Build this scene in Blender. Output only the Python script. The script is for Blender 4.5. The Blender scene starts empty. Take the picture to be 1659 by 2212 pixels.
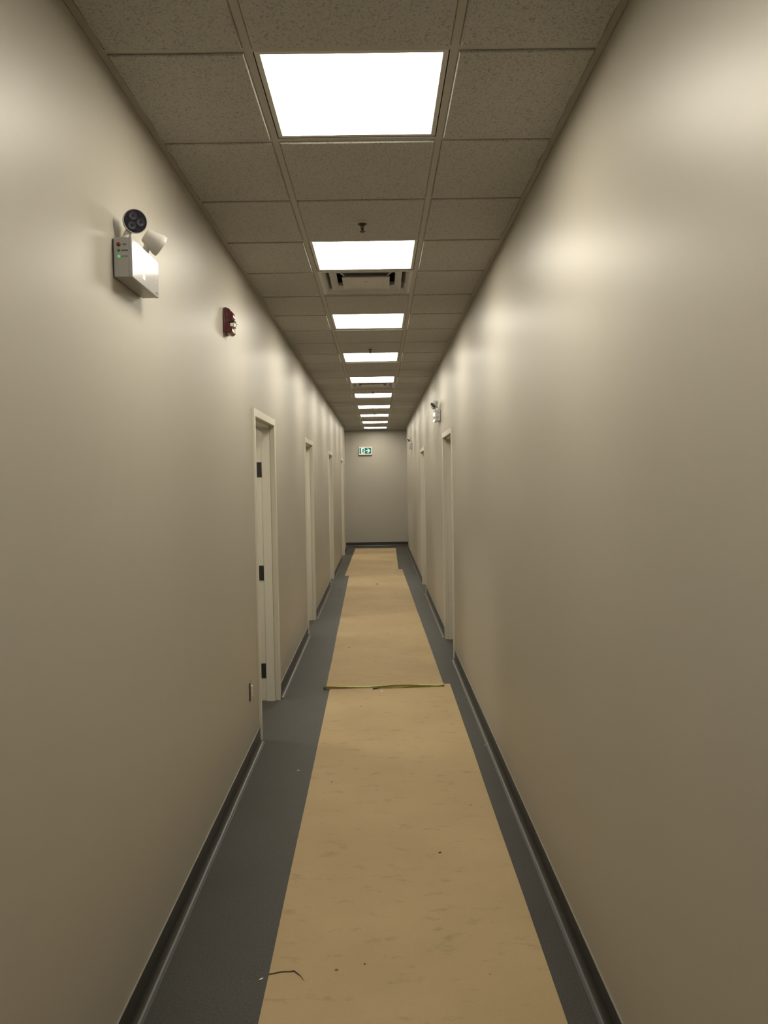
import bpy, bmesh, math, random
from mathutils import Vector, Matrix

random.seed(7)
SC = bpy.context.scene
COL = SC.collection
PI = math.pi

# ---------------------------------------------------------------- camera
XL, XR = -0.8074, 0.6925          # corridor wall faces
CAM_Z = 1.71
ZC = CAM_Z + 1.2697               # underside of the ceiling grid
T = 0.61                          # ceiling module
K0 = 2.3414                       # distance of the first cross tee in view
TEE_L, TEE_R = -0.3644, 0.2456    # main tees
Y_BACK, Y_WALL_END, Y_END = -3.6, 18.72, 19.95
DECK = 3.22

F_PX, PITCH, YAW, ROLL = 1676.5, 0.0419, 0.0063, 0.0162
cam_data = bpy.data.cameras.new('camera')
cam = bpy.data.objects.new('camera', cam_data)
COL.objects.link(cam)
cam_data.sensor_fit = 'VERTICAL'
cam_data.sensor_height = 36.0
cam_data.lens = F_PX / 2212.0 * 36.0
cam_data.clip_start = 0.02
r0 = Vector((math.cos(YAW), -math.sin(YAW), 0))
f0 = Vector((math.sin(YAW), math.cos(YAW), 0))
up0 = Vector((0, 0, 1)) * math.cos(PITCH) + f0 * math.sin(PITCH)
fw = Vector((0, 0, -1)) * math.sin(PITCH) + f0 * math.cos(PITCH)
rr = r0 * math.cos(ROLL) - up0 * math.sin(ROLL)
uu = r0 * math.sin(ROLL) + up0 * math.cos(ROLL)
cam.matrix_world = Matrix(((rr.x, uu.x, -fw.x, 0), (rr.y, uu.y, -fw.y, 0),
                           (rr.z, uu.z, -fw.z, CAM_Z), (0, 0, 0, 1)))
SC.camera = cam

# ---------------------------------------------------------------- world, light level, exposure
world = bpy.data.worlds.new('world')
SC.world = world
world.use_nodes = True
world.node_tree.nodes['Background'].inputs[0].default_value = (0.02, 0.02, 0.02, 1)
world.node_tree.nodes['Background'].inputs[1].default_value = 0.0

PANEL_COLOR = (1.0, 0.93, 0.775)
PANEL_STRENGTH = 19.0
ROOM_STRENGTH = 32.0
DIM_ROOM_STRENGTH = 12.0
LIGHT_ROWS = (-3, 0, 3, 6, 9, 12, 15, 18, 21, 24, 27)
SC.view_settings.view_transform = 'Standard'
SC.view_settings.look = 'None'
SC.view_settings.gamma = 1.0
SC.view_settings.exposure = 0.0
SC.view_settings.use_curve_mapping = False

# ---------------------------------------------------------------- materials
def new_mat(name):
    m = bpy.data.materials.new(name)
    m.use_nodes = True
    nt = m.node_tree
    return m, nt, nt.nodes['Principled BSDF']

def N(nt, kind, **kw):
    n = nt.nodes.new(kind)
    for k, v in kw.items():
        setattr(n, k, v)
    return n

def ramp(nt, fac, stops):
    r = N(nt, 'ShaderNodeValToRGB')
    els = r.color_ramp.elements
    while len(els) < len(stops):
        els.new(0.5)
    for e, (p, c) in zip(els, stops):
        e.position = p
        e.color = (*c, 1) if len(c) == 3 else c
    nt.links.new(fac, r.inputs[0])
    return r.outputs[0]

def pos(nt, scale=(1, 1, 1)):
    g = N(nt, 'ShaderNodeNewGeometry')
    mp = N(nt, 'ShaderNodeMapping')
    mp.inputs['Scale'].default_value = scale
    nt.links.new(g.outputs['Position'], mp.inputs[0])
    return mp.outputs[0]

def noise(nt, vec, scale, detail=3, rough=0.55):
    n = N(nt, 'ShaderNodeTexNoise')
    n.inputs['Scale'].default_value = scale
    n.inputs['Detail'].default_value = detail
    n.inputs['Roughness'].default_value = rough
    nt.links.new(vec, n.inputs['Vector'])
    return n.outputs[0]

def mix(nt, fac, a, b, mode='MIX'):
    m = N(nt, 'ShaderNodeMix', data_type='RGBA', blend_type=mode)
    for val, sock in ((fac, m.inputs[0]), (a, m.inputs[6]), (b, m.inputs[7])):
        if isinstance(val, (int, float)):
            sock.default_value = val
        elif isinstance(val, tuple):
            sock.default_value = (*val, 1)
        else:
            nt.links.new(val, sock)
    return m.outputs[2]

def bump(nt, b, height, strength, dist=0.002):
    n = N(nt, 'ShaderNodeBump')
    n.inputs['Strength'].default_value = strength
    n.inputs['Distance'].default_value = dist
    nt.links.new(height, n.inputs['Height'])
    nt.links.new(n.outputs[0], b.inputs['Normal'])

def plain(name, color, rough=0.5, metal=0.0, spec=0.5, coat=0.0):
    m, nt, b = new_mat(name)
    n = noise(nt, pos(nt), 60, 2)
    c = ramp(nt, n, [(0.3, tuple(x * 0.985 for x in color)), (0.7, tuple(min(1, x * 1.012) for x in color))])
    nt.links.new(c, b.inputs['Base Color'])
    b.inputs['Roughness'].default_value = rough
    b.inputs['Metallic'].default_value = metal
    b.inputs['Specular IOR Level'].default_value = spec
    b.inputs['Coat Weight'].default_value = coat
    return m

def emit(name, color, strength, base=(0.8, 0.8, 0.78)):
    m, nt, b = new_mat(name)
    b.inputs['Base Color'].default_value = (*base, 1)
    b.inputs['Emission Color'].default_value = (*color, 1)
    b.inputs['Emission Strength'].default_value = strength
    return m

def mat_wall():
    m, nt, b = new_mat('wall_paint')
    p = pos(nt)
    big = noise(nt, p, 0.9, 3)
    c = ramp(nt, big, [(0.3, (0.408, 0.379, 0.322)), (0.7, (0.428, 0.398, 0.338))])
    nt.links.new(c, b.inputs['Base Color'])
    b.inputs['Roughness'].default_value = 0.42
    b.inputs['Specular IOR Level'].default_value = 0.45
    bump(nt, b, noise(nt, p, 170, 3), 0.10, 0.002)
    return m

def mat_tile():
    m, nt, b = new_mat('mineral_tile')
    p = pos(nt, (1.0, 1.0, 1.0))
    fiss = noise(nt, pos(nt, (1.0, 0.8, 1.0)), 165, 4, 0.62)
    pin = noise(nt, p, 260, 2, 0.6)
    c1 = ramp(nt, fiss, [(0.34, (0.25, 0.238, 0.21)), (0.44, (0.425, 0.412, 0.38)), (0.7, (0.495, 0.48, 0.445))])
    c2 = ramp(nt, pin, [(0.28, (0.45, 0.43, 0.40)), (0.36, (1, 1, 1))])
    c = mix(nt, 1.0, c1, c2, 'MULTIPLY')
    nt.links.new(c, b.inputs['Base Color'])
    b.inputs['Roughness'].default_value = 0.95
    b.inputs['Specular IOR Level'].default_value = 0.1
    bump(nt, b, fiss, 0.35, 0.003)
    return m

def mat_floor():
    m, nt, b = new_mat('grey_sheet_vinyl')
    p = pos(nt)
    sp = noise(nt, p, 140, 4, 0.7)
    big = noise(nt, p, 2.2, 4)
    c1 = ramp(nt, sp, [(0.33, (0.036, 0.035, 0.031)), (0.5, (0.050, 0.048, 0.043)), (0.68, (0.076, 0.073, 0.065))])
    c2 = ramp(nt, big, [(0.3, (0.9, 0.9, 0.9)), (0.7, (1.08, 1.08, 1.08))])
    nt.links.new(mix(nt, 1.0, c1, c2, 'MULTIPLY'), b.inputs['Base Color'])
    b.inputs['Roughness'].default_value = 0.5
    b.inputs['Specular IOR Level'].default_value = 0.25
    bump(nt, b, noise(nt, p, 300, 2), 0.08, 0.001)
    return m

def mat_paper():
    m, nt, b = new_mat('tan_floor_paper')
    p = pos(nt)
    big = noise(nt, p, 1.6, 4)
    scuff = noise(nt, pos(nt, (1, 2.2, 1)), 7, 5, 0.7)
    grain = noise(nt, pos(nt, (3, 1, 1)), 220, 3)
    c = ramp(nt, big, [(0.3, (0.395, 0.292, 0.160)), (0.7, (0.450, 0.338, 0.190))])
    c = mix(nt, 1.0, c, ramp(nt, scuff, [(0.28, (0.74, 0.74, 0.75)), (0.43, (1, 1, 1)), (0.66, (1, 1, 1)), (0.80, (1.14, 1.14, 1.16))]), 'MULTIPLY')
    c = mix(nt, 1.0, c, ramp(nt, grain, [(0.3, (0.94, 0.94, 0.94)), (0.7, (1.05, 1.05, 1.05))]), 'MULTIPLY')
    spot = noise(nt, p, 21, 1, 0.4)
    c = mix(nt, 1.0, c, ramp(nt, spot, [(0.17, (0.35, 0.32, 0.28)), (0.20, (1, 1, 1))]), 'MULTIPLY')
    nt.links.new(c, b.inputs['Base Color'])
    b.inputs['Roughness'].default_value = 0.72
    b.inputs['Specular IOR Level'].default_value = 0.25
    bump(nt, b, noise(nt, p, 5, 3), 0.12, 0.01)
    return m

def mat_led_disc():
    m, nt, b = new_mat('smoked_lens')
    n = noise(nt, pos(nt), 90, 2)
    nt.links.new(ramp(nt, n, [(0.3, (0.020, 0.020, 0.045)), (0.7, (0.04, 0.04, 0.075))]), b.inputs['Base Color'])
    b.inputs['Roughness'].default_value = 0.12
    return m

M = dict(
    wall=mat_wall(), tile=mat_tile(), floor=mat_floor(), paper=mat_paper(),
    tee=plain('tee_enamel', (0.40, 0.38, 0.33), 0.45),
    deck=plain('plenum_dark', (0.06, 0.06, 0.055), 0.9),
    frame=plain('door_frame_enamel', (0.66, 0.625, 0.53), 0.36),
    base=plain('cove_base_vinyl', (0.034, 0.032, 0.028), 0.32),
    cap=plain('base_cap_strip', (0.24, 0.225, 0.19), 0.4),
    black=plain('black_metal', (0.012, 0.012, 0.012), 0.5),
    hinge=plain('black_hinge', (0.02, 0.02, 0.018), 0.6),
    rim=plain('panel_rim_enamel', (0.55, 0.54, 0.50), 0.35),
    panel=emit('lit_diffuser', PANEL_COLOR, PANEL_STRENGTH),
    room_panel=emit('lit_room_diffuser', PANEL_COLOR, ROOM_STRENGTH),
    dim_panel=emit('dim_room_diffuser', PANEL_COLOR, DIM_ROOM_STRENGTH),
    white=plain('white_powder_coat', (0.44, 0.43, 0.43), 0.13, spec=0.14),
    sign_case=plain('white_sign_case', (0.80, 0.78, 0.72), 0.3),
    plastic=plain('white_plastic', (0.58, 0.565, 0.53), 0.3),
    led=mat_led_disc(),
    led_cup=plain('led_cup', (0.10, 0.10, 0.14), 0.15),
    vent=plain('vent_enamel', (0.55, 0.54, 0.52), 0.38),
    duct=plain('dark_duct', (0.012, 0.012, 0.010), 0.7),
    bronze=plain('dark_sprinkler_brass', (0.035, 0.03, 0.022), 0.4, metal=0.3),
    escutcheon=plain('sprinkler_escutcheon', (0.40, 0.39, 0.35), 0.35),
    red=plain('red_plastic', (0.11, 0.003, 0.005), 0.2),
    red_button=plain('red_button', (0.17, 0.006, 0.008), 0.3),
    clear=plain('strobe_lens', (0.80, 0.79, 0.74), 0.08, coat=0.5),
    chrome=plain('reflector_chrome', (0.75, 0.75, 0.72), 0.15, metal=1.0),
    letters=plain('pale_print', (0.20, 0.07, 0.08), 0.5),
    print=plain('black_print', (0.01, 0.01, 0.01), 0.6),
    green_off=plain('green_lens', (0.03, 0.16, 0.04), 0.2),
    green_on=emit('green_indicator', (0.12, 0.9, 0.16), 0.6, (0.1, 0.35, 0.1)),
    sign_green=emit('sign_green_face', (0.0, 0.26, 0.19), 0.12, (0.0, 0.10, 0.07)),
    sign_white=emit('sign_white_face', (0.55, 0.95, 0.90), 0.45, (0.5, 0.6, 0.58)),
    tape=plain('green_tape', (0.38, 0.40, 0.07), 0.5),
    ivory=plain('ivory_plastic', (0.66, 0.62, 0.5), 0.3),
    galv=plain('galvanised_steel', (0.55, 0.54, 0.5), 0.3, metal=0.9),
    chip_dark=plain('dark_crumb', (0.03, 0.025, 0.02), 0.8),
    chip_white=plain('white_crumb', (0.8, 0.78, 0.7), 0.7),
    label=plain('pale_sticker', (0.86, 0.85, 0.82), 0.4),
)

# ---------------------------------------------------------------- helpers
def link(o, parent=None, label=None, cat=None, group=None, kind=None):
    COL.objects.link(o)
    if parent is not None:
        o.parent = parent
    if label: o['label'] = label
    if cat: o['category'] = cat
    if group: o['group'] = group
    if kind: o['kind'] = kind
    return o

def empty(name, loc=(0, 0, 0), **kw):
    o = bpy.data.objects.new(name, None)
    o.location = loc
    o.empty_display_size = 0.1
    return link(o, **kw)

def mesh_of(bm, mat, smooth=False, fix=True):
    if fix:
        bmesh.ops.recalc_face_normals(bm, faces=bm.faces)
    me = bpy.data.meshes.new('mesh')
    bm.to_mesh(me)
    bm.free()
    me.materials.append(M[mat])
    if smooth:
        for p in me.polygons:
            p.use_smooth = True
    return me

def obj(name, bm, mat, parent=None, smooth=False, loc=None, fix=True, **kw):
    me = bm if isinstance(bm, bpy.types.Mesh) else mesh_of(bm, mat, smooth, fix)
    me.name = name
    o = bpy.data.objects.new(name, me)
    if loc is not None:
        o.location = loc
    return link(o, parent, **kw)

def box(bm, x0, x1, y0, y1, z0, z1, bev=0.0, seg=2):
    x0, x1 = min(x0, x1), max(x0, x1); y0, y1 = min(y0, y1), max(y0, y1); z0, z1 = min(z0, z1), max(z0, z1)
    vs = [bm.verts.new((x, y, z)) for x in (x0, x1) for y in (y0, y1) for z in (z0, z1)]
    idx = ((0, 1, 3, 2), (4, 6, 7, 5), (0, 4, 5, 1), (2, 3, 7, 6), (0, 2, 6, 4), (1, 5, 7, 3))
    fs = [bm.faces.new([vs[i] for i in f]) for f in idx]
    if bev > 0:
        es = list({e for f in fs for e in f.edges})
        bmesh.ops.bevel(bm, geom=es, offset=bev, segments=seg, affect='EDGES', profile=0.5)
    return bm

def B(*a, **k):
    return box(bmesh.new(), *a, **k)

def prism(pts, d0, d1, fn, bm=None):
    """extrude a 2D outline between d0 and d1; fn maps (a, b, d) to a point"""
    bm = bm or bmesh.new()
    A = [bm.verts.new(fn(a, b, d0)) for a, b in pts]
    Bv = [bm.verts.new(fn(a, b, d1)) for a, b in pts]
    n = len(pts)
    bm.faces.new(A); bm.faces.new(list(reversed(Bv)))
    for i in range(n):
        j = (i + 1) % n
        bm.faces.new((A[i], Bv[i], Bv[j], A[j]))
    bm.normal_update()
    return bm

def lathe(profile, axis=(0, 0, 1), origin=(0, 0, 0), n=28, bm=None):
    """profile: (radius, height along axis)"""
    bm = bm or bmesh.new()
    q = Vector((0, 0, 1)).rotation_difference(Vector(axis).normalized())
    o = Vector(origin)
    rings = []
    for r, h in profile:
        if r < 1e-6:
            rings.append([bm.verts.new(o + q @ Vector((0, 0, h)))])
        else:
            rings.append([bm.verts.new(o + q @ Vector((r * math.cos(2 * PI * i / n), r * math.sin(2 * PI * i / n), h))) for i in range(n)])
    for a, b in zip(rings, rings[1:]):
        for i in range(n):
            j = (i + 1) % n
            if len(a) == 1 and len(b) == 1: continue
            if len(a) == 1: bm.faces.new((a[0], b[i], b[j]))
            elif len(b) == 1: bm.faces.new((a[i], b[0], a[j]))
            else: bm.faces.new((a[i], b[i], b[j], a[j]))
    return bm

def tube(p0, p1, r, n=10, bm=None):
    p0, p1 = Vector(p0), Vector(p1)
    d = p1 - p0
    return lathe([(0, 0), (r, 0), (r, d.length), (0, d.length)], d, p0, n, bm)

def sq_ring(levels, bm=None):
    """square loops (half size, z) joined by faces: a louvre or a funnel"""
    bm = bm or bmesh.new()
    loops = [[bm.verts.new((sx * h, sy * h, z)) for sx, sy in ((-1, -1), (1, -1), (1, 1), (-1, 1))] for h, z in levels]
    for a, b in zip(loops, loops[1:]):
        for i in range(4):
            j = (i + 1) % 4
            bm.faces.new((a[i], a[j], b[j], b[i]))
    return bm, loops

def text_mesh(body, size, depth=0.0004):
    cu = bpy.data.curves.new('lettering', 'FONT')
    cu.body = body
    cu.size = size
    cu.align_x = 'LEFT'
    cu.align_y = 'CENTER'
    cu.extrude = depth
    cu.offset = size * 0.02
    o = bpy.data.objects.new('lettering', cu)
    COL.objects.link(o)
    dg = bpy.context.evaluated_depsgraph_get()
    me = bpy.data.meshes.new_from_object(o.evaluated_get(dg))
    bpy.data.objects.remove(o)
    return me

def copy_tree(src, parent=None, label=None):
    c = src.copy()
    COL.objects.link(c)
    c.parent = parent
    if label: c['label'] = label
    for ch in list(src.children):
        copy_tree(ch, c)
    return c

# ---------------------------------------------------------------- doorways (positions along the corridor, y of the centre)
OPEN_HALF, OPEN_H, FACE, WT = 0.457, 2.135, 0.051, 0.15
DOORS_L = (5.545, 9.01, 12.98, 17.17)
DOORS_R = (7.74, 12.04)

# ---------------------------------------------------------------- structure
floor = obj('floor', B(-4.2, 4.2, Y_BACK - 0.1, Y_END + 0.1, -0.1, 0.0), 'floor', kind='structure')

def wall_side(name, xface, s, y0, y1, doors):
    pts = [(y0, 0.0)]
    for d in doors:
        a = OPEN_HALF + 0.02
        pts += [(d - a, 0.0), (d - a, OPEN_H + 0.02), (d + a, OPEN_H + 0.02), (d + a, 0.0)]
    pts += [(y1, 0.0), (y1, DECK), (y0, DECK)]
    bm = prism(pts, 0, WT, lambda a, b, d: (xface + s * d, a, b))
    bmesh.ops.triangulate(bm, faces=[f for f in bm.faces if len(f.verts) > 4])
    return obj(name, bm, 'wall', kind='structure')

wall_side('wall_left', XL, -1, Y_BACK, Y_WALL_END, DOORS_L)
wall_side('wall_right', XR, 1, Y_BACK, Y_WALL_END, DOORS_R)
obj('wall_end', B(-4.2, 4.2, Y_END, Y_END + 0.1, 0, DECK), 'wall', kind='structure')
obj('wall_back', B(XL - WT, XR + WT, Y_BACK - 0.1, Y_BACK, 0, DECK), 'wall', kind='structure')
# the crossing corridor at the far end: its near wall on each side and its ends
obj('wall_cross_left', B(-4.2, XL - WT, Y_WALL_END - WT, Y_WALL_END, 0, DECK), 'wall', kind='structure')
obj('wall_cross_right', B(XR + WT, 4.2, Y_WALL_END - WT, Y_WALL_END, 0, DECK), 'wall', kind='structure')
obj('wall_cross_end_left', B(-4.3, -4.2, Y_WALL_END - WT, Y_END + 0.1, 0, DECK), 'wall', kind='structure')
obj('wall_cross_end_right', B(4.2, 4.3, Y_WALL_END - WT, Y_END + 0.1, 0, DECK), 'wall', kind='structure')

def room(n, s, yc):
    """the room behind a doorway: back wall, two side walls and ceiling"""
    xf = (XL if s < 0 else XR) + s * WT
    bm = bmesh.new()
    d = 2.5
    box(bm, xf + s * d, xf + s * (d + 0.08), yc - 1.4, yc + 1.4, 0, 2.78)
    box(bm, xf, xf + s * d, yc - 1.4, yc - 1.32, 0, 2.78)
    box(bm, xf, xf + s * d, yc + 1.32, yc + 1.4, 0, 2.78)
    obj('wall_room_%d' % n, bm, 'wall', kind='structure')
    obj('ceiling_room_%d' % n, B(xf, xf + s * (d + 0.08), yc - 1.4, yc + 1.4, 2.78, 2.86), 'tile', kind='structure')
rooms = [(-1, y) for y in DOORS_L] + [(1, y) for y in DOORS_R]
for i, (s, y) in enumerate(rooms):
    room(i + 1, s, y)

# ---------------------------------------------------------------- door frames
def frame_outline(a):
    """hollow metal frame section: face, rabbet, stop with a kerf on each side, hinge rabbet, back face"""
    return [(a + FACE, 0), (a + FACE, -0.012), (a + 0.002, -0.012), (a, -0.010), (a, 0.024), (a + 0.005, 0.024), (a + 0.005, 0.027),
            (a - 0.016, 0.027), (a - 0.016, 0.089), (a + 0.005, 0.089), (a + 0.005, 0.092), (a, 0.092), (a, 0.162),
            (a + FACE, 0.162), (a + FACE, WT), (a + 0.019, WT), (a + 0.019, 0)]
def door_frame(n, s, yc):
    xf = XL if s < 0 else XR
    root = empty('door_%d' % n, (xf, yc, 0), kind='structure')
    a = OPEN_HALF
    def prof(q):           # (across the opening, depth into the wall)
        return frame_outline(a)
    for q in (-1, 1):
        bm = prism(prof(q), 0.0, OPEN_H - 0.0, lambda u, w, z: (s * w, q * u, z))
        bmesh.ops.triangulate(bm, faces=[f for f in bm.faces if len(f.verts) > 4])
        obj('frame_jamb', bm, 'frame', root)
    h = OPEN_H
    head = frame_outline(h)
    bm = prism(head, -(a + FACE), a + FACE, lambda z, w, u: (s * w, u, z))
    bmesh.ops.triangulate(bm, faces=[f for f in bm.faces if len(f.verts) > 4])
    obj('frame_head', bm, 'frame', root)
    # black hinge leaves on the far jamb of the nearest left doorway
    if n == 1:
        for z in (1.80, 1.00, 0.235):
            hg = obj('hinge', B(s * 0.0945, s * 0.145, a - 0.0025, a, z - 0.058, z + 0.058, bev=0.0006, seg=1), 'hinge', root, label='black hinge leaf')
            for dz in (-0.040, 0.0, 0.040):
                obj('screw', lathe([(0, 0), (0.0035, 0), (0.003, 0.001), (0, 0.001)], (0, -1, 0), (s * (0.108 if dz else 0.128), a - 0.0025, z + dz), 8), 'black', hg)
    return root
for i, (s, y) in enumerate(rooms):
    door_frame(i + 1, s, y)

# ---------------------------------------------------------------- cove base
BASE_H = 0.10
def base_profile():
    pts = [(0, BASE_H), (0.004, BASE_H), (0.004, 0.032)]
    for i in range(1, 7):
        t = i / 6 * PI / 2
        pts.append((0.004 + 0.028 * (1 - math.cos(t)), 0.032 - 0.0295 * math.sin(t)))
    return pts + [(0.034, 0.0015), (0.034, 0.0), (0, 0.0)]
def base_run(parent, fn, d0, d1):
    bm = prism(base_profile(), d0, d1, fn)
    sg = obj('base_segment', bm, 'base', parent)
    bm = prism([(0, BASE_H), (0.005, BASE_H), (0.005, BASE_H + 0.003), (0, BASE_H + 0.003)], d0, d1, fn)
    obj('cap_strip', bm, 'cap', sg)
def runs(y0, y1, doors):
    e = [y0]
    for d in doors:
        e += [d - OPEN_HALF - FACE, d + OPEN_HALF + FACE]
    e.append(y1)
    return list(zip(e[0::2], e[1::2]))
bl = empty('baseboard_left', (XL, 0, 0), kind='structure')
for a, b in runs(Y_BACK, Y_WALL_END, DOORS_L):
    base_run(bl, lambda w, z, d: (w, d, z), a, b)
br = empty('baseboard_right', (XR, 0, 0), kind='structure')
for a, b in runs(Y_BACK, Y_WALL_END, DOORS_R):
    base_run(br, lambda w, z, d: (-w, d, z), a, b)
be = empty('baseboard_end', (0, Y_END, 0), kind='structure')
base_run(be, lambda w, z, d: (d, -w, z), -4.2, 4.2)

# ---------------------------------------------------------------- suspended ceiling
ceiling = obj('ceiling', B(-4.2, 4.2, Y_BACK - 0.1, Y_END + 0.1, DECK, DECK + 0.1), 'deck', kind='structure')
KMIN, KMAX = -9, 28
HT = 0.012                        # half width of a tee flange
DIFFUSER_ROWS = (4, 13, 22)
def tee_mesh(length, along):
    prof = [(-HT, 0), (HT, 0), (HT, 0.0012), (0.001, 0.0016), (0.001, 0.038), (-0.001, 0.038), (-0.001, 0.0016), (-HT, 0.0012)]
    fn = (lambda a, b, d: (a, d, b)) if along == 'y' else (lambda a, b, d: (d, a, b))
    return prism(prof, 0, length, fn)
y_first = K0 + KMIN * T
for x in (TEE_L, TEE_R):
    obj('main_tee', tee_mesh(Y_END - Y_BACK, 'y'), 'tee', ceiling, loc=(x, Y_BACK, ZC))
for x, s in ((XL, 1), (XR, -1)):
    bm = prism([(0.0015, 0), (0.024, 0), (0.024, 0.0012), (0.003, 0.0012), (0.003, 0.022), (0.0015, 0.022)], Y_BACK, Y_WALL_END, lambda a, b, d: (x + s * a, d, ZC + b))
    obj('wall_angle', bm, 'tee', ceiling)
bm = prism([(0.0015, 0), (0.024, 0), (0.024, 0.0012), (0.003, 0.0012), (0.003, 0.022), (0.0015, 0.022)], -4.2, 4.2, lambda a, b, d: (d, Y_END - a, ZC + b))
obj('wall_angle', bm, 'tee', ceiling)
spans = [(XL + 0.024, TEE_L - HT), (TEE_L + HT, TEE_R - HT), (TEE_R + HT, XR - 0.024)]
ct = [mesh_of(tee_mesh(b - a, 'x'), 'tee') for a, b in spans]
for k in range(KMIN, KMAX + 1):
    for c in range(3):
        obj('cross_tee', ct[c], 'tee', ceiling, loc=(spans[c][0], K0 + k * T, ZC - 0.0003))

def tile_mesh(wx, wy, ragged=0, seed=0):
    """tegular tile: lower face drops below the grid, upper flange rests on it; ragged: side with a hand-cut edge"""
    rnd = random.Random(seed)
    drop, rv = 0.007, 0.0035
    def outline(inset, jit):
        x0, x1, y0, y1 = -wx / 2 + inset, wx / 2 - inset, -wy / 2 + inset, wy / 2 - inset
        pts = [(x0, y0)]
        pts += [(x1, y0)]
        if ragged > 0: pts += [(x1 + j, y0 + (y1 - y0) * (i + 1) / 12) for i, j in enumerate(jit)]
        pts += [(x1, y1), (x0, y1)]
        if ragged < 0: pts += [(x0 - j, y1 - (y1 - y0) * (i + 1) / 12) for i, j in enumerate(jit)]
        return pts
    jit = [rnd.uniform(-0.003, 0.0035) for _ in range(11)]
    bm = bmesh.new()
    levels = [(rv + 0.003, -drop), (rv, -drop + 0.003), (rv, 0.0015), (-0.008, 0.0016), (-0.008, 0.016)]
    loops = []
    for ins, z in levels:
        o_ = outline(ins, jit if ins >= 0 else [0] * 11)
        loops.append([bm.verts.new((x, y, z)) for x, y in o_])
    for a, b in zip(loops, loops[1:]):
        for i in range(len(a)):
            j = (i + 1) % len(a)
            bm.faces.new((a[i], a[j], b[j], b[i]))
    bm.faces.new(loops[0]); bm.faces.new(list(reversed(loops[-1])))
    return mesh_of(bm, 'tile')
wy = T - 2 * HT
tiles = {}
for c, rg in ((0, -1), (1, 0), (2, 1)):
    w = spans[c][1] - spans[c][0]
    tiles[c] = [tile_mesh(w, wy, rg, sd) for sd in range(4 if rg else 1)]
for k in range(KMIN, KMAX):
    yc = K0 + (k + 0.5) * T
    for c in range(3):
        if c == 1 and (k in LIGHT_ROWS or k in DIFFUSER_ROWS):
            continue
        o = obj('ceiling_tile', random.choice(tiles[c]), 'tile', ceiling, loc=((spans[c][0] + spans[c][1]) / 2, yc, ZC))
        if (k, c) == (11, 1):                   # one tile sits slightly askew
            o.rotation_euler = (0.006, 0.012, 0.012)
            o.location.z += 0.003
# the cut row against the end wall, and the ceiling of the crossing corridor beyond the walls
ylast0, ylast1 = K0 + KMAX * T + HT, Y_END - 0.024
for c, rg in ((0, 0), (1, 0), (2, 0)):
    w = spans[c][1] - spans[c][0]
    obj('ceiling_tile', tile_mesh(w, ylast1 - ylast0, rg, 9), 'tile', ceiling, loc=((spans[c][0] + spans[c][1]) / 2, (ylast0 + ylast1) / 2, ZC))
for s, xf in ((-1, XL + 0.026), (1, XR - 0.026)):
    xa = xf
    for i in range(6):
        xb = xa + s * 0.57
        o = obj('ceiling_tile', B(min(xa, xb) + 0.003, max(xa, xb) - 0.003, Y_WALL_END + 0.003, Y_END - 0.026, ZC - 0.004, ZC + 0.014), 'tile', ceiling)
        xa = xb

# ---------------------------------------------------------------- ceiling light panels
def light_mesh():
    h = 0.300
    bm, loops = sq_ring([(h, 0.0022), (h, 0.012), (h - 0.012, 0.012), (h - 0.012, 0.0022)])
    return bm
def make_light(loc, label, mat='panel', group='square ceiling light panels'):
    root = empty('ceiling_light', loc, label=label, cat='ceiling light', group=group)
    # rim: an outer lip resting on the grid and an inner frame around the diffuser
    bm = bmesh.new()
    a, b, z0, z1 = 0.2900, 0.2735, 0.0020, 0.016
    for (x0, x1, y0, y1) in ((-a, a, -a, -b), (-a, a, b, a), (-a, -b, -b, b), (b, a, -b, b)):
        box(bm, x0, x1, y0, y1, z0, z1)
    obj('rim', bm, 'rim', root)
    obj('diffuser', B(-b, b, -b, b, 0.0130, 0.0155), mat, root)
    bm = bmesh.new()
    box(bm, -0.29, 0.29, -0.29, 0.29, 0.0165, 0.034, bev=0.004, seg=1)
    obj('housing', bm, 'vent', root)
    return root
lx = (TEE_L + TEE_R) / 2
ordinals = ['first', 'second', 'third', 'fourth', 'fifth', 'sixth', 'seventh', 'eighth', 'ninth', 'tenth']
n = 0
for k in LIGHT_ROWS:
    if k < 0:
        lab = 'lit square panel in the ceiling overhead and behind the viewer'
    else:
        extra = {0: 'largest and nearest lit square ceiling light panel, white glowing diffuser',
                 3: 'second lit ceiling light panel, beside the nearest louvred air vent',
                 6: 'third lit ceiling light panel, between plain tiles past the nearest vent',
                 27: 'tenth and farthest lit ceiling light panel, next to the end wall'}
        lab = extra.get(k, '%s lit square ceiling light panel counted from the viewer' % ordinals[n])
        n += 1
    make_light((lx, K0 + (k + 0.5) * T, ZC), lab)
for i, (s, y) in enumerate(rooms):
    xf = (XL if s < 0 else XR) + s * WT
    make_light((xf + s * 1.15, y, 2.78 - 0.036), 'lit panel on the ceiling of the room behind %s doorway' % (
        ['the nearest left', 'the second left', 'the third left', 'the farthest left', 'the nearest right', 'the farther right'][i]), 'room_panel' if s < 0 else 'dim_panel', 'room ceiling panels')
for s in (-1, 1):
    make_light((s * 2.4, (Y_WALL_END + Y_END) / 2, ZC - 0.04), 'lit panel in the crossing corridor round the %s corner' % ('left' if s < 0 else 'right'), 'panel', 'crossing corridor panels')

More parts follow.
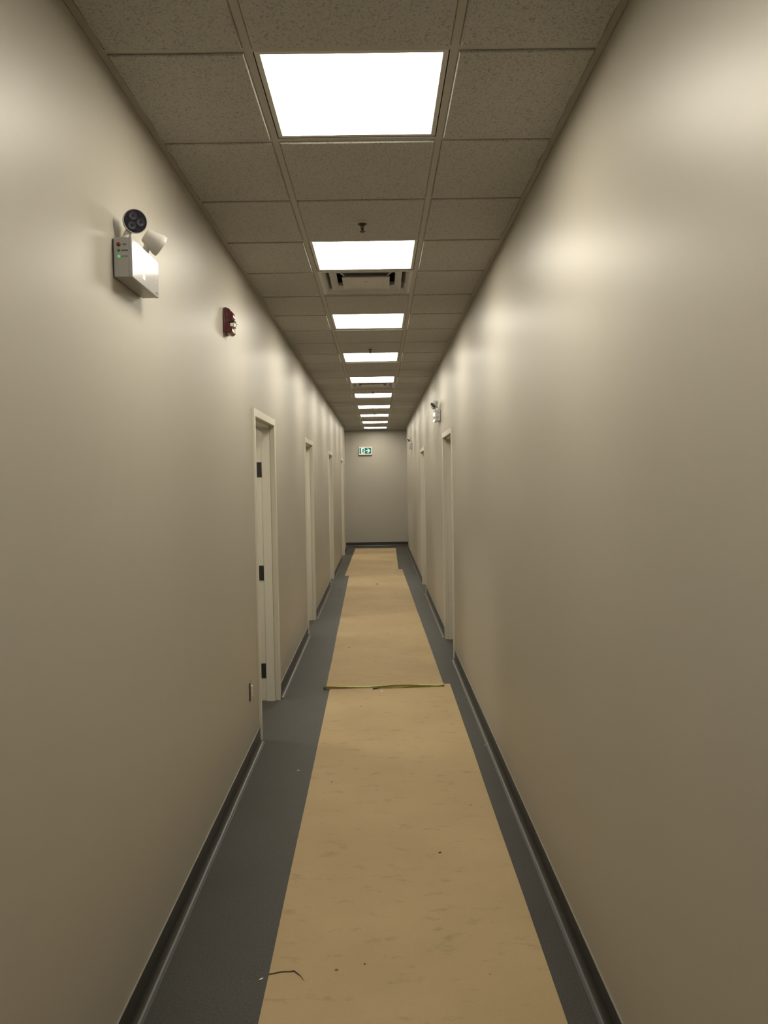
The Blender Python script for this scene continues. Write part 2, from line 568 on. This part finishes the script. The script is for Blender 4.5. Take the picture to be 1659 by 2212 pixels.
# ---------------------------------------------------------------- louvred air diffusers
def make_vent(loc, label):
    root = empty('air_vent', loc, label=label, cat='air vent', group='louvred supply air vents')
    bm, _ = sq_ring([(0.297, 0.0022), (0.272, 0.0008), (0.250, 0.030), (0.240, 0.070)])
    obj('outer_frame', bm, 'vent', root, fix=False)
    bm, lp = sq_ring([(0.240, 0.070), (0.240, 0.150)])
    bm.faces.new(list(reversed(lp[1])))
    obj('plenum_box', bm, 'duct', root)
    obj('duct_collar', lathe([(0.150, 0.060), (0.150, 0.148), (0.146, 0.148), (0.146, 0.060)], n=32), 'vent', root)
    bm, _ = sq_ring([(0.2275, 0.0100), (0.2275, 0.0135), (0.188, 0.036), (0.186, 0.035), (0.222, 0.0130), (0.2240, 0.0100), (0.2275, 0.0100)])
    obj('louvre', bm, 'vent', root)
    bm, lp = sq_ring([(0.150, -0.0005), (0.150, 0.005), (0.134, 0.018), (0.132, 0.017), (0.144, 0.004), (0.1465, -0.0005), (0.150, -0.0005)])
    obj('louvre', bm, 'vent', root)
    bm, lp = sq_ring([(0.146, 0.0030), (0.100, 0.0120)])
    bm.faces.new(lp[1])
    obj('centre_plate', bm, 'vent', root)
    for sx in (-1, 1):
        for sy in (-1, 1):
            obj('corner_strap', tube((sx * 0.133, sy * 0.133, 0.016), (sx * 0.238, sy * 0.238, 0.066), 0.005, 6), 'vent', root)
    obj('screw', lathe([(0, 0.0105), (0.005, 0.0105), (0.005, 0.0125), (0, 0.0125)], n=10), 'bronze', root)
    return root
for k, lab in zip(DIFFUSER_ROWS, ('nearest square louvred air vent in the ceiling, behind the second light panel',
                                  'middle louvred air vent in the ceiling, behind the fifth light panel',
                                  'farthest louvred air vent in the ceiling, behind the eighth light panel')):
    make_vent((lx, K0 + (k + 0.5) * T, ZC), lab)

# ---------------------------------------------------------------- sprinklers
def make_sprinkler(loc, label):
    root = empty('fire_sprinkler', loc, label=label, cat='sprinkler', group='pendent ceiling sprinklers')
    obj('escutcheon', lathe([(0.020, 0.0), (0.022, -0.010), (0.034, -0.003), (0.038, -0.0005), (0.038, 0.001), (0.020, 0.001)], n=28), 'escutcheon', root, smooth=True)
    obj('body', lathe([(0, 0.0), (0.021, 0.0), (0.021, -0.012), (0.014, -0.016), (0.007, -0.018), (0, -0.018)], n=20), 'bronze', root)
    for s in (-1, 1):
        bm = tube((s * 0.008, 0, -0.012), (s * 0.0055, 0, -0.030), 0.002, 8)
        tube((s * 0.0055, 0, -0.030), (0, 0, -0.040), 0.002, 8, bm)
        obj('frame_arm', bm, 'bronze', root)
    obj('heat_bulb', tube((0, 0, -0.017), (0, 0, -0.039), 0.0026, 8), 'bronze', root)
    bm = lathe([(0, -0.040), (0.006, -0.040), (0.0128, -0.0445), (0.0128, -0.0465), (0, -0.0465)], n=24)
    obj('deflector', bm, 'bronze', root)
    return root
for k, lab in ((2, 'nearest dark fire sprinkler hanging from a ceiling tile before the second light panel'),
               (8, 'second fire sprinkler hanging just before the fourth light panel'),
               (14, 'third fire sprinkler hanging just before the sixth light panel'),
               (20, 'fourth fire sprinkler, small, before the eighth light panel'),
               (26, 'farthest fire sprinkler, tiny, before the last light panel')):
    make_sprinkler((lx, K0 + (k + 0.5) * T, ZC - 0.0075), lab)

# ---------------------------------------------------------------- emergency lights
def lamp_head(root, face, axis, knuckle):
    """face: centre of the lens; axis: direction the lamp points"""
    ax = Vector(axis).normalized()
    fc = Vector(face)
    R, L_ = 0.0365, 0.062
    bm = lathe([(0, -L_), (0.020, -L_), (0.0235, -L_ + 0.003), (0.0345, -0.016), (R, -0.013), (R, 0.0015),
                (R - 0.0015, 0.002), (R - 0.0022, 0.0015), (R - 0.0022, -0.004), (0, -0.004)], ax, fc, 36)
    hd = obj('lamp_head', bm, 'plastic', root, smooth=True)
    m = hd.modifiers.new('edge', 'EDGE_SPLIT'); m.split_angle = math.radians(35)
    obj('lens', lathe([(0, 0.0004), (R - 0.0024, 0.0004), (R - 0.0024, -0.0035), (0, -0.0035)], ax, fc, 36), 'led', hd, label='dark smoked lens with three light emitters')
    q = Vector((0, 0, 1)).rotation_difference(ax)
    for i in range(3):
        t = 2 * PI * i / 3 + 0.35
        c = fc + q @ Vector((0.0165 * math.cos(t), 0.0165 * math.sin(t), 0.0004))
        obj('emitter', lathe([(0.0040, 0.0), (0.0112, 0.0022), (0.0120, 0.0022), (0.0120, 0.0), (0.0040, 0.0)], ax, c, 20), 'led_cup', hd)
        t2 = t + PI / 3
        c = fc + q @ Vector((0.026 * math.cos(t2), 0.026 * math.sin(t2), 0.0004))
        obj('lens_screw', lathe([(0, 0.0006), (0.0028, 0.0006), (0.0028, 0), (0, 0)], ax, c, 8), 'black', hd)
    k = Vector(knuckle)
    bm = lathe([(0, 0), (0.017, 0), (0.017, 0.006), (0.013, 0.012), (0.010, 0.016), (0, 0.016)], (0, 0, 1), k, 20)
    sw = obj('swivel', bm, 'plastic', root, smooth=False)
    obj('neck', tube(k + Vector((0, 0, 0.012)), fc - ax * 0.045, 0.011, 14), 'plastic', sw)
    return hd

def make_emergency(loc, s, label, heads):
    """origin: on the wall, bottom centre; +x of the build leaves the wall, y runs along it; s = -1 turns it for the right wall"""
    root = empty('emergency_light', loc, label=label, cat='emergency light', group='twin head emergency lights')
    if s < 0:
        root.rotation_euler = (0, 0, PI)
    W2, D, H = 0.142, 0.061, 0.120
    obj('backplate', B(0.0005, 0.004, -W2 + 0.004, W2 - 0.004, 0.004, H - 0.004), 'black', root, label='black gasket against the wall')
    obj('housing', B(0.004, D - 0.011, -W2, W2, 0, H, bev=0.0015), 'white', root)
    obj('front_cover', B(D - 0.0105, D, -W2 - 0.001, W2 + 0.001, -0.001, H + 0.001, bev=0.0015), 'white', root)
    # indicators and lettering on one end face
    yf = -W2
    bt = obj('test_button', lathe([(0, 0), (0.0062, 0), (0.0062, 0.003), (0.0045, 0.0045), (0, 0.0045)], (0, -1, 0), (0.020, yf, 0.098), 18), 'red_button', root, smooth=True, label='red test button')
    for z, mt, lb in ((0.080, 'green_off', 'green charge indicator'), (0.062, 'green_on', 'lit green power indicator')):
        obj('indicator', lathe([(0, 0), (0.0042, 0), (0.0038, 0.0018), (0.002, 0.003), (0, 0.0033)], (0, -1, 0), (0.020, yf, z), 14), mt, root, smooth=True, label=lb)
    for z, t in ((0.098, 'TEST'), (0.080, 'CHARGE'), (0.062, 'AC ON')):
        me = text_mesh(t, 0.0056)
        me.materials.clear(); me.materials.append(M['print'])
        wid = max(v.co.x for v in me.vertices)
        o = obj('lettering', me, 'print', root, loc=(0.0375 - wid / 2, yf - 0.0002, z))
        o.rotation_euler = (PI / 2, 0, 0)
    # other end: knock-outs and rating label
    for y, z in ((0.0, 0.085), (0.0, 0.035)):
        obj('knockout', lathe([(0, 0), (0.008, 0), (0.008, 0.0008), (0, 0.0008)], (0, 1, 0), (0.026, W2, z), 16), 'cap', root)
    obj('rating_label', B(0.036, 0.044, W2, W2 + 0.0006, 0.012, 0.050), 'cap', root)
    # front face details
    obj('sticker', B(D, D + 0.0005, -0.040, -0.012, 0.020, 0.036), 'label', root)
    obj('latch_slot', B(D, D + 0.0006, 0.106, 0.130, 0.0085, 0.0125), 'black', root)
    for y, z in ((0.118, 0.072), (0.118, 0.060), (0.118, 0.046)):
        obj('screw', lathe([(0, 0), (0.0024, 0), (0.002, 0.001), (0, 0.001)], (1, 0, 0), (D, y, z), 10), 'galv', root)
    for f, a, k in heads:
        lamp_head(root, f, a, k)
    return root
left_heads = (((0.062, -0.105, 0.180), (0.42, -0.87, -0.22), (0.030, -0.100, 0.120)),
              ((0.083, 0.106, 0.164), (0.72, 0.46, -0.50), (0.030, 0.092, 0.120)))
make_emergency((XL, 2.566, 2.347), 1, 'large white twin head emergency light on the left wall beside the red alarm', left_heads)
right_heads = (((0.077, 0.090, 0.172), (0.66, 0.42, -0.62), (0.030, 0.085, 0.120)),
               ((0.077, -0.090, 0.168), (0.66, -0.42, -0.62), (0.030, -0.085, 0.120)))
make_emergency((XR, 8.69, 2.347), -1, 'white twin head emergency light on the right wall just past the nearer right doorway', right_heads)
make_emergency((XR, 15.82, 2.325), -1, 'small far emergency light on the right wall near the exit sign', right_heads)

# ---------------------------------------------------------------- fire alarm strobe
def make_strobe(loc):
    root = empty('fire_alarm_strobe', loc, label='small red fire alarm horn strobe on the left wall past the emergency light', cat='fire alarm')
    hw = 0.050
    def ext(pts, d0, d1, bev=0.0):
        bm = prism(pts, d0, d1, lambda w, z, d: (w, d, z))
        if bev:
            bmesh.ops.bevel(bm, geom=list(bm.edges), offset=bev, segments=1, affect='EDGES')
        return bm
    obj('mounting_plate', B(0.0005, 0.008, -hw - 0.004, hw + 0.004, 0.004, 0.137, bev=0.002), 'red', root)
    obj('body', ext([(0.008, 0.139), (0.012, 0.141), (0.034, 0.131), (0.041, 0.120), (0.041, 0.083), (0.058, 0.071), (0.058, 0.066), (0.032, 0.064),
                     (0.032, 0.040), (0.044, 0.036), (0.047, 0.028), (0.047, 0.012), (0.030, 0.002), (0.012, 0.006), (0.008, 0.012)], -hw, hw, 0.0012), 'red', root)
    obj('horn_dome', ext([(0.040, 0.124), (0.046, 0.117), (0.050, 0.104), (0.050, 0.090), (0.046, 0.085), (0.040, 0.084)], -0.034, 0.034, 0.001), 'red', root)
    lens = obj('strobe_lens', B(0.033, 0.056, -0.034, 0.030, 0.038, 0.064, bev=0.004), 'clear', root, label='clear strobe lens')
    obj('reflector', B(0.0325, 0.050, -0.038, -0.031, 0.040, 0.062, bev=0.002), 'chrome', lens)
    bm = tube((0.056, -0.040, 0.068), (0.066, -0.040, 0.062), 0.0028, 8)
    tube((0.066, -0.040, 0.062), (0.066, -0.040, 0.038), 0.0028, 8, bm)
    tube((0.066, -0.040, 0.038), (0.056, -0.040, 0.032), 0.0028, 8, bm)
    tube((0.056, -0.040, 0.032), (0.046, -0.040, 0.031), 0.0028, 8, bm)
    obj('lens_guard', bm, 'galv', root)
    me = text_mesh('FIRE  FEU', 0.0125)
    me.materials.clear(); me.materials.append(M['letters'])
    o = obj('lettering', me, 'letters', root, loc=(0.019, -hw - 0.0005, 0.112))
    o.rotation_euler = Matrix(((0, 1, 0), (0, 0, -1), (-1, 0, 0))).to_euler()
    return root
make_strobe((XL, 4.195, 2.493))

# ---------------------------------------------------------------- exit sign
def make_exit():
    root = empty('exit_sign', (-0.325, Y_END, 2.345), label='green running man exit sign with arrow on the end wall', cat='exit sign')
    W2, H, D = 0.168, 0.205, 0.055
    obj('housing', B(-W2, W2, -D, -0.0005, 0, H, bev=0.005), 'sign_case', root)
    fx, z0, z1 = 0.148, 0.031, 0.181
    obj('bezel', B(-fx - 0.004, fx + 0.004, -D - 0.002, -D, z0 - 0.004, z1 + 0.004), 'sign_case', root)
    obj('green_face', B(-fx, fx, -D - 0.0028, -D - 0.002, z0, z1), 'sign_green', root)
    yy = -D - 0.0030
    def flat(polys, name, mat, dy=0.0):
        bm = bmesh.new()
        for p in polys:
            prism(p, yy - 0.0006 - dy, yy - dy, lambda a, b, d: (a, d, b), bm)
        return obj(name, bm, mat, root)
    def limb(a, b, r0, r1):
        a, b = Vector(a), Vector(b)
        d = (b - a).normalized(); p = Vector((-d.y, d.x))
        pts = []
        for i in range(7):
            t = PI / 2 + PI * i / 6
            pts.append(tuple(a + (d * math.cos(t) + p * math.sin(t)) * r0))
        for i in range(7):
            t = -PI / 2 + PI * i / 6
            pts.append(tuple(b + (d * math.cos(t) + p * math.sin(t)) * r1))
        return pts
    door = [(-0.114, z0 + 0.002), (-0.016, z0 + 0.002), (-0.016, z1 - 0.002), (-0.114, z1 - 0.002)]
    flat([door], 'doorway_symbol', 'sign_white')
    cx, cz = -0.062, 0.106
    man = [
        [(cx + 0.022 + 0.012 * math.cos(t * PI / 8), cz + 0.047 + 0.012 * math.sin(t * PI / 8)) for t in range(16)],
        limb((cx + 0.012, cz + 0.028), (cx - 0.006, cz - 0.010), 0.012, 0.011),
        limb((cx + 0.014, cz + 0.026), (cx + 0.036, cz + 0.008), 0.006, 0.005),
        limb((cx + 0.036, cz + 0.008), (cx + 0.050, cz + 0.016), 0.005, 0.004),
        limb((cx + 0.008, cz + 0.030), (cx - 0.022, cz + 0.028), 0.006, 0.005),
        limb((cx - 0.022, cz + 0.028), (cx - 0.032, cz + 0.008), 0.005, 0.004),
        limb((cx - 0.004, cz - 0.012), (cx + 0.020, cz - 0.030), 0.009, 0.007),
        limb((cx + 0.020, cz - 0.030), (cx + 0.014, cz - 0.062), 0.007, 0.005),
        limb((cx - 0.008, cz - 0.012), (cx - 0.022, cz - 0.040), 0.009, 0.007),
        limb((cx - 0.022, cz - 0.040), (cx - 0.052, cz - 0.046), 0.007, 0.005),
    ]
    flat(man, 'running_figure', 'sign_green', 0.0008)
    m = 0.106
    arrow = [(0.008, m - 0.012), (0.078, m - 0.012), (0.046, m - 0.044), (0.046, m - 0.056), (0.070, m - 0.056), (0.126, m),
             (0.070, m + 0.056), (0.046, m + 0.056), (0.046, m + 0.044), (0.078, m + 0.012), (0.008, m + 0.012)]
    flat([arrow], 'arrow', 'sign_white')
make_exit()

# ---------------------------------------------------------------- outlets on the left wall
def make_outlet(loc, label):
    root = empty('wall_outlet', loc, label=label, cat='outlet', group='uncovered low wall outlets')
    obj('box', B(0.0003, 0.003, -0.036, 0.036, 0.0, 0.112, bev=0.0008), 'black', root, label='black slab, painted shade inside the open box')  # solid near-black slab: shade of the open recess put into its colour
    obj('strap', B(0.003, 0.005, -0.006, 0.024, 0.002, 0.110, bev=0.0006), 'galv', root)
    rc = obj('receptacle', B(0.004, 0.014, -0.003, 0.023, 0.022, 0.090, bev=0.002), 'ivory', root)
    for z in (0.040, 0.072):
        for y in (0.006, 0.014):
            obj('slot', B(0.0136, 0.0143, y - 0.001, y + 0.001, z - 0.004, z + 0.004), 'black', rc)
    for z in (0.012, 0.100):
        obj('screw', lathe([(0, 0), (0.0035, 0), (0.003, 0.0015), (0, 0.0015)], (1, 0, 0), (0.005, 0.010, z), 10), 'galv', root)
    return root
make_outlet((XL, 4.705, 0.372), 'low wall outlet without a cover beside the nearest left doorway')
make_outlet((XL, 15.68, 0.372), 'far low wall outlet on the left wall before the last doorway')

# ---------------------------------------------------------------- floor protection paper
def sheet(name, outline, z, label, th=0.0024):
    bm = prism(outline, z, z + th, lambda a, b, d: (a, b, d))
    bmesh.ops.triangulate(bm, faces=[f for f in bm.faces if len(f.verts) > 4])
    return obj(name, bm, 'paper', label=label, cat='floor paper', group='tan floor protection paper')
def edge(p, q, n, amp, seed):
    rnd = random.Random(seed)
    return [(p[0] + (q[0] - p[0]) * i / n + (rnd.uniform(-amp, amp) if 0 < i < n else 0), p[1] + (q[1] - p[1]) * i / n) for i in range(n)]
# nearest sheet, with the open tear running in from its left edge
tear = [(-0.4085, 2.6205), (-0.392, 2.6245), (-0.376, 2.630), (-0.357, 2.6335), (-0.339, 2.633), (-0.323, 2.6350), (-0.300, 2.612), (-0.287, 2.592), (-0.279, 2.579)]
widths = [0.0080, 0.0065, 0.0085, 0.0070, 0.0065, 0.0095, 0.0065, 0.0040, 0.0]
s1 = []
s1 += edge((0.560, -1.2), (0.566, 6.395), 14, 0.0015, 1)
s1 += edge((0.566, 6.395), (-0.428, 6.362), 4, 0.0, 2)
s1 += edge((-0.428, 6.362), (-0.4087, 2.6290), 8, 0.0012, 3)
s1 += [(x, y + w) for (x, y), w in zip(tear, widths)]
s1 += [(x, y - w * 0.3) for (x, y), w in reversed(list(zip(tear[:-1], widths[:-1])))]
s1 += edge((-0.4085, 2.6190), (-0.395, -1.2), 8, 0.0012, 4)
s1 += [(-0.395, -1.2)]
sheet('floor_paper', s1, 0.0004, 'nearest tan paper sheet on the floor, torn at its left edge')
s2 = edge((0.512, 6.300), (0.421, 14.66), 16, 0.002, 5) + edge((0.421, 14.66), (-0.565, 14.55), 5, 0.003, 6) + edge((-0.565, 14.55), (-0.459, 6.290), 16, 0.002, 7) + [(-0.459, 6.290)]
sheet('floor_paper', s2, 0.0032, 'long middle tan paper sheet beyond the yellow-green tape')
s3 = edge((0.338, 13.83), (0.400, 19.25), 10, 0.002, 8) + edge((0.400, 19.25), (-0.604, 19.29), 4, 0.003, 9) + edge((-0.604, 19.29), (-0.633, 13.80), 10, 0.002, 10) + [(-0.633, 13.80)]
sheet('floor_paper', s3, 0.0004, 'farthest tan paper sheet on the floor under the exit sign')

# yellow-green tape over the joint, loose along its near edge
def make_tape():
    root = empty('tape_strip', (0, 6.34, 0.0), label='yellow-green tape strip across the joint of the floor paper', cat='tape')
    n = 40
    rnd = random.Random(3)
    bm = bmesh.new()
    rows = []
    for i in range(n + 1):
        t = i / n
        x = -0.482 + t * 0.998
        yc = -0.018 + t * 0.036
        hw = 0.026 + 0.004 * math.sin(t * 7) - 0.010 * max(0, 0.1 - t) * 10
        curl = 0.010 + 0.006 * math.sin(t * 11 + 1) + rnd.uniform(-0.001, 0.001)
        rows.append([bm.verts.new((x, yc + hw, 0.0062)), bm.verts.new((x, yc, 0.0066)),
                     bm.verts.new((x, yc - hw * 0.8, 0.0075)), bm.verts.new((x, yc - hw * 1.1, 0.006 + curl))])
    for a, b in zip(rows, rows[1:]):
        for i in range(3):
            bm.faces.new((a[i], a[i + 1], b[i + 1], b[i]))
    o = obj('tape_band', bm, 'tape', root, fix=True)
    sm = o.modifiers.new('thickness', 'SOLIDIFY'); sm.thickness = 0.0008
    # second strand lying loose below the right half
    bm = bmesh.new()
    rows = []
    for i in range(21):
        t = i / 20
        x = -0.075 + t * 0.585
        yc = -0.062 + t * 0.030 + (0.0 if t > 0.08 else -0.02 * (0.08 - t) / 0.08)
        rows.append([bm.verts.new((x, yc + 0.006, 0.0050)), bm.verts.new((x, yc - 0.006, 0.012 + 0.004 * math.sin(t * 13)))])
    for a, b in zip(rows, rows[1:]):
        bm.faces.new((a[0], a[1], b[1], b[0]))
    o = obj('tape_strand', bm, 'tape', root)
    sm = o.modifiers.new('thickness', 'SOLIDIFY'); sm.thickness = 0.0008
    bm = tube((-0.075, -0.085, 0.006), (-0.02, -0.060, 0.010), 0.0035, 6)
    obj('curled_end', bm, 'chip_dark', root)
make_tape()

# ---------------------------------------------------------------- crumbs on the floor
def crumb(x, y, size, mat, label, z=0.0028, long=1.0, rot=0.0, group='crumbs on the floor'):
    rnd = random.Random(int(x * 1000) * 7 + int(y * 1000))
    bm = bmesh.new()
    bmesh.ops.create_icosphere(bm, subdivisions=1, radius=size)
    for v in bm.verts:
        v.co *= rnd.uniform(0.7, 1.2)
        v.co.x *= long
        v.co.z = max(v.co.z * 0.5, -size * 0.3)
    o = obj('debris_crumb', bm, mat, label=label, cat='debris', group=group)
    o.location = (x, y, z + size * 0.3)
    o.rotation_euler = (0, 0, rot)
    return o
for x, y, s_, mt, lab, z, lg, rt in (
        (-0.002, 6.192, 0.007, 'chip_white', 'pale paper scrap on the tan paper just in front of the tape', 0.0028, 2.0, 0.0),
        (0.251, 3.474, 0.0045, 'chip_dark', 'dark leaf-like crumb on the right half of the nearest paper sheet', 0.0028, 2.0, 0.5),
        (-0.293, 4.330, 0.004, 'chip_dark', 'dark crumb on the left half of the nearest paper sheet', 0.0028, 1.2, 0.3),
        (0.453, 3.984, 0.0035, 'chip_dark', 'dark speck near the right edge of the nearest paper sheet', 0.0028, 1.2, 0.8),
        (-0.077, 2.669, 0.0035, 'chip_dark', 'dark speck in the middle of the paper level with the tear', 0.0028, 1.3, 0.2),
        (0.653, 4.892, 0.004, 'chip_white', 'white speck against the cove base of the right wall', 0.0, 1.0, 0.2),
        (-0.502, 4.522, 0.004, 'chip_white', 'white fleck on the grey floor in front of the nearest left doorway', 0.0, 2.2, 0.1),
        (-0.433, 2.601, 0.0035, 'chip_white', 'pale fibre on the grey floor beside the torn paper edge', 0.0, 3.0, 0.7),
        (-0.10, 8.85, 0.008, 'chip_white', 'pale smudge of plaster on the middle paper sheet', 0.0056, 2.0, 0.0),
        (-0.33, 7.83, 0.006, 'chip_dark', 'dark crumb on the left half of the middle paper sheet', 0.0056, 1.3, 0.0),
        (-0.05, 12.6, 0.012, 'chip_dark', 'dark spot at the far end of the middle paper sheet', 0.0056, 1.6, 0.0),
        (-0.645, 12.1, 0.010, 'chip_dark', 'dark crumb on the grey floor left of the middle paper sheet', 0.0, 1.4, 0.2)):
    crumb(x, y, s_, mt, lab, z, lg, rt)
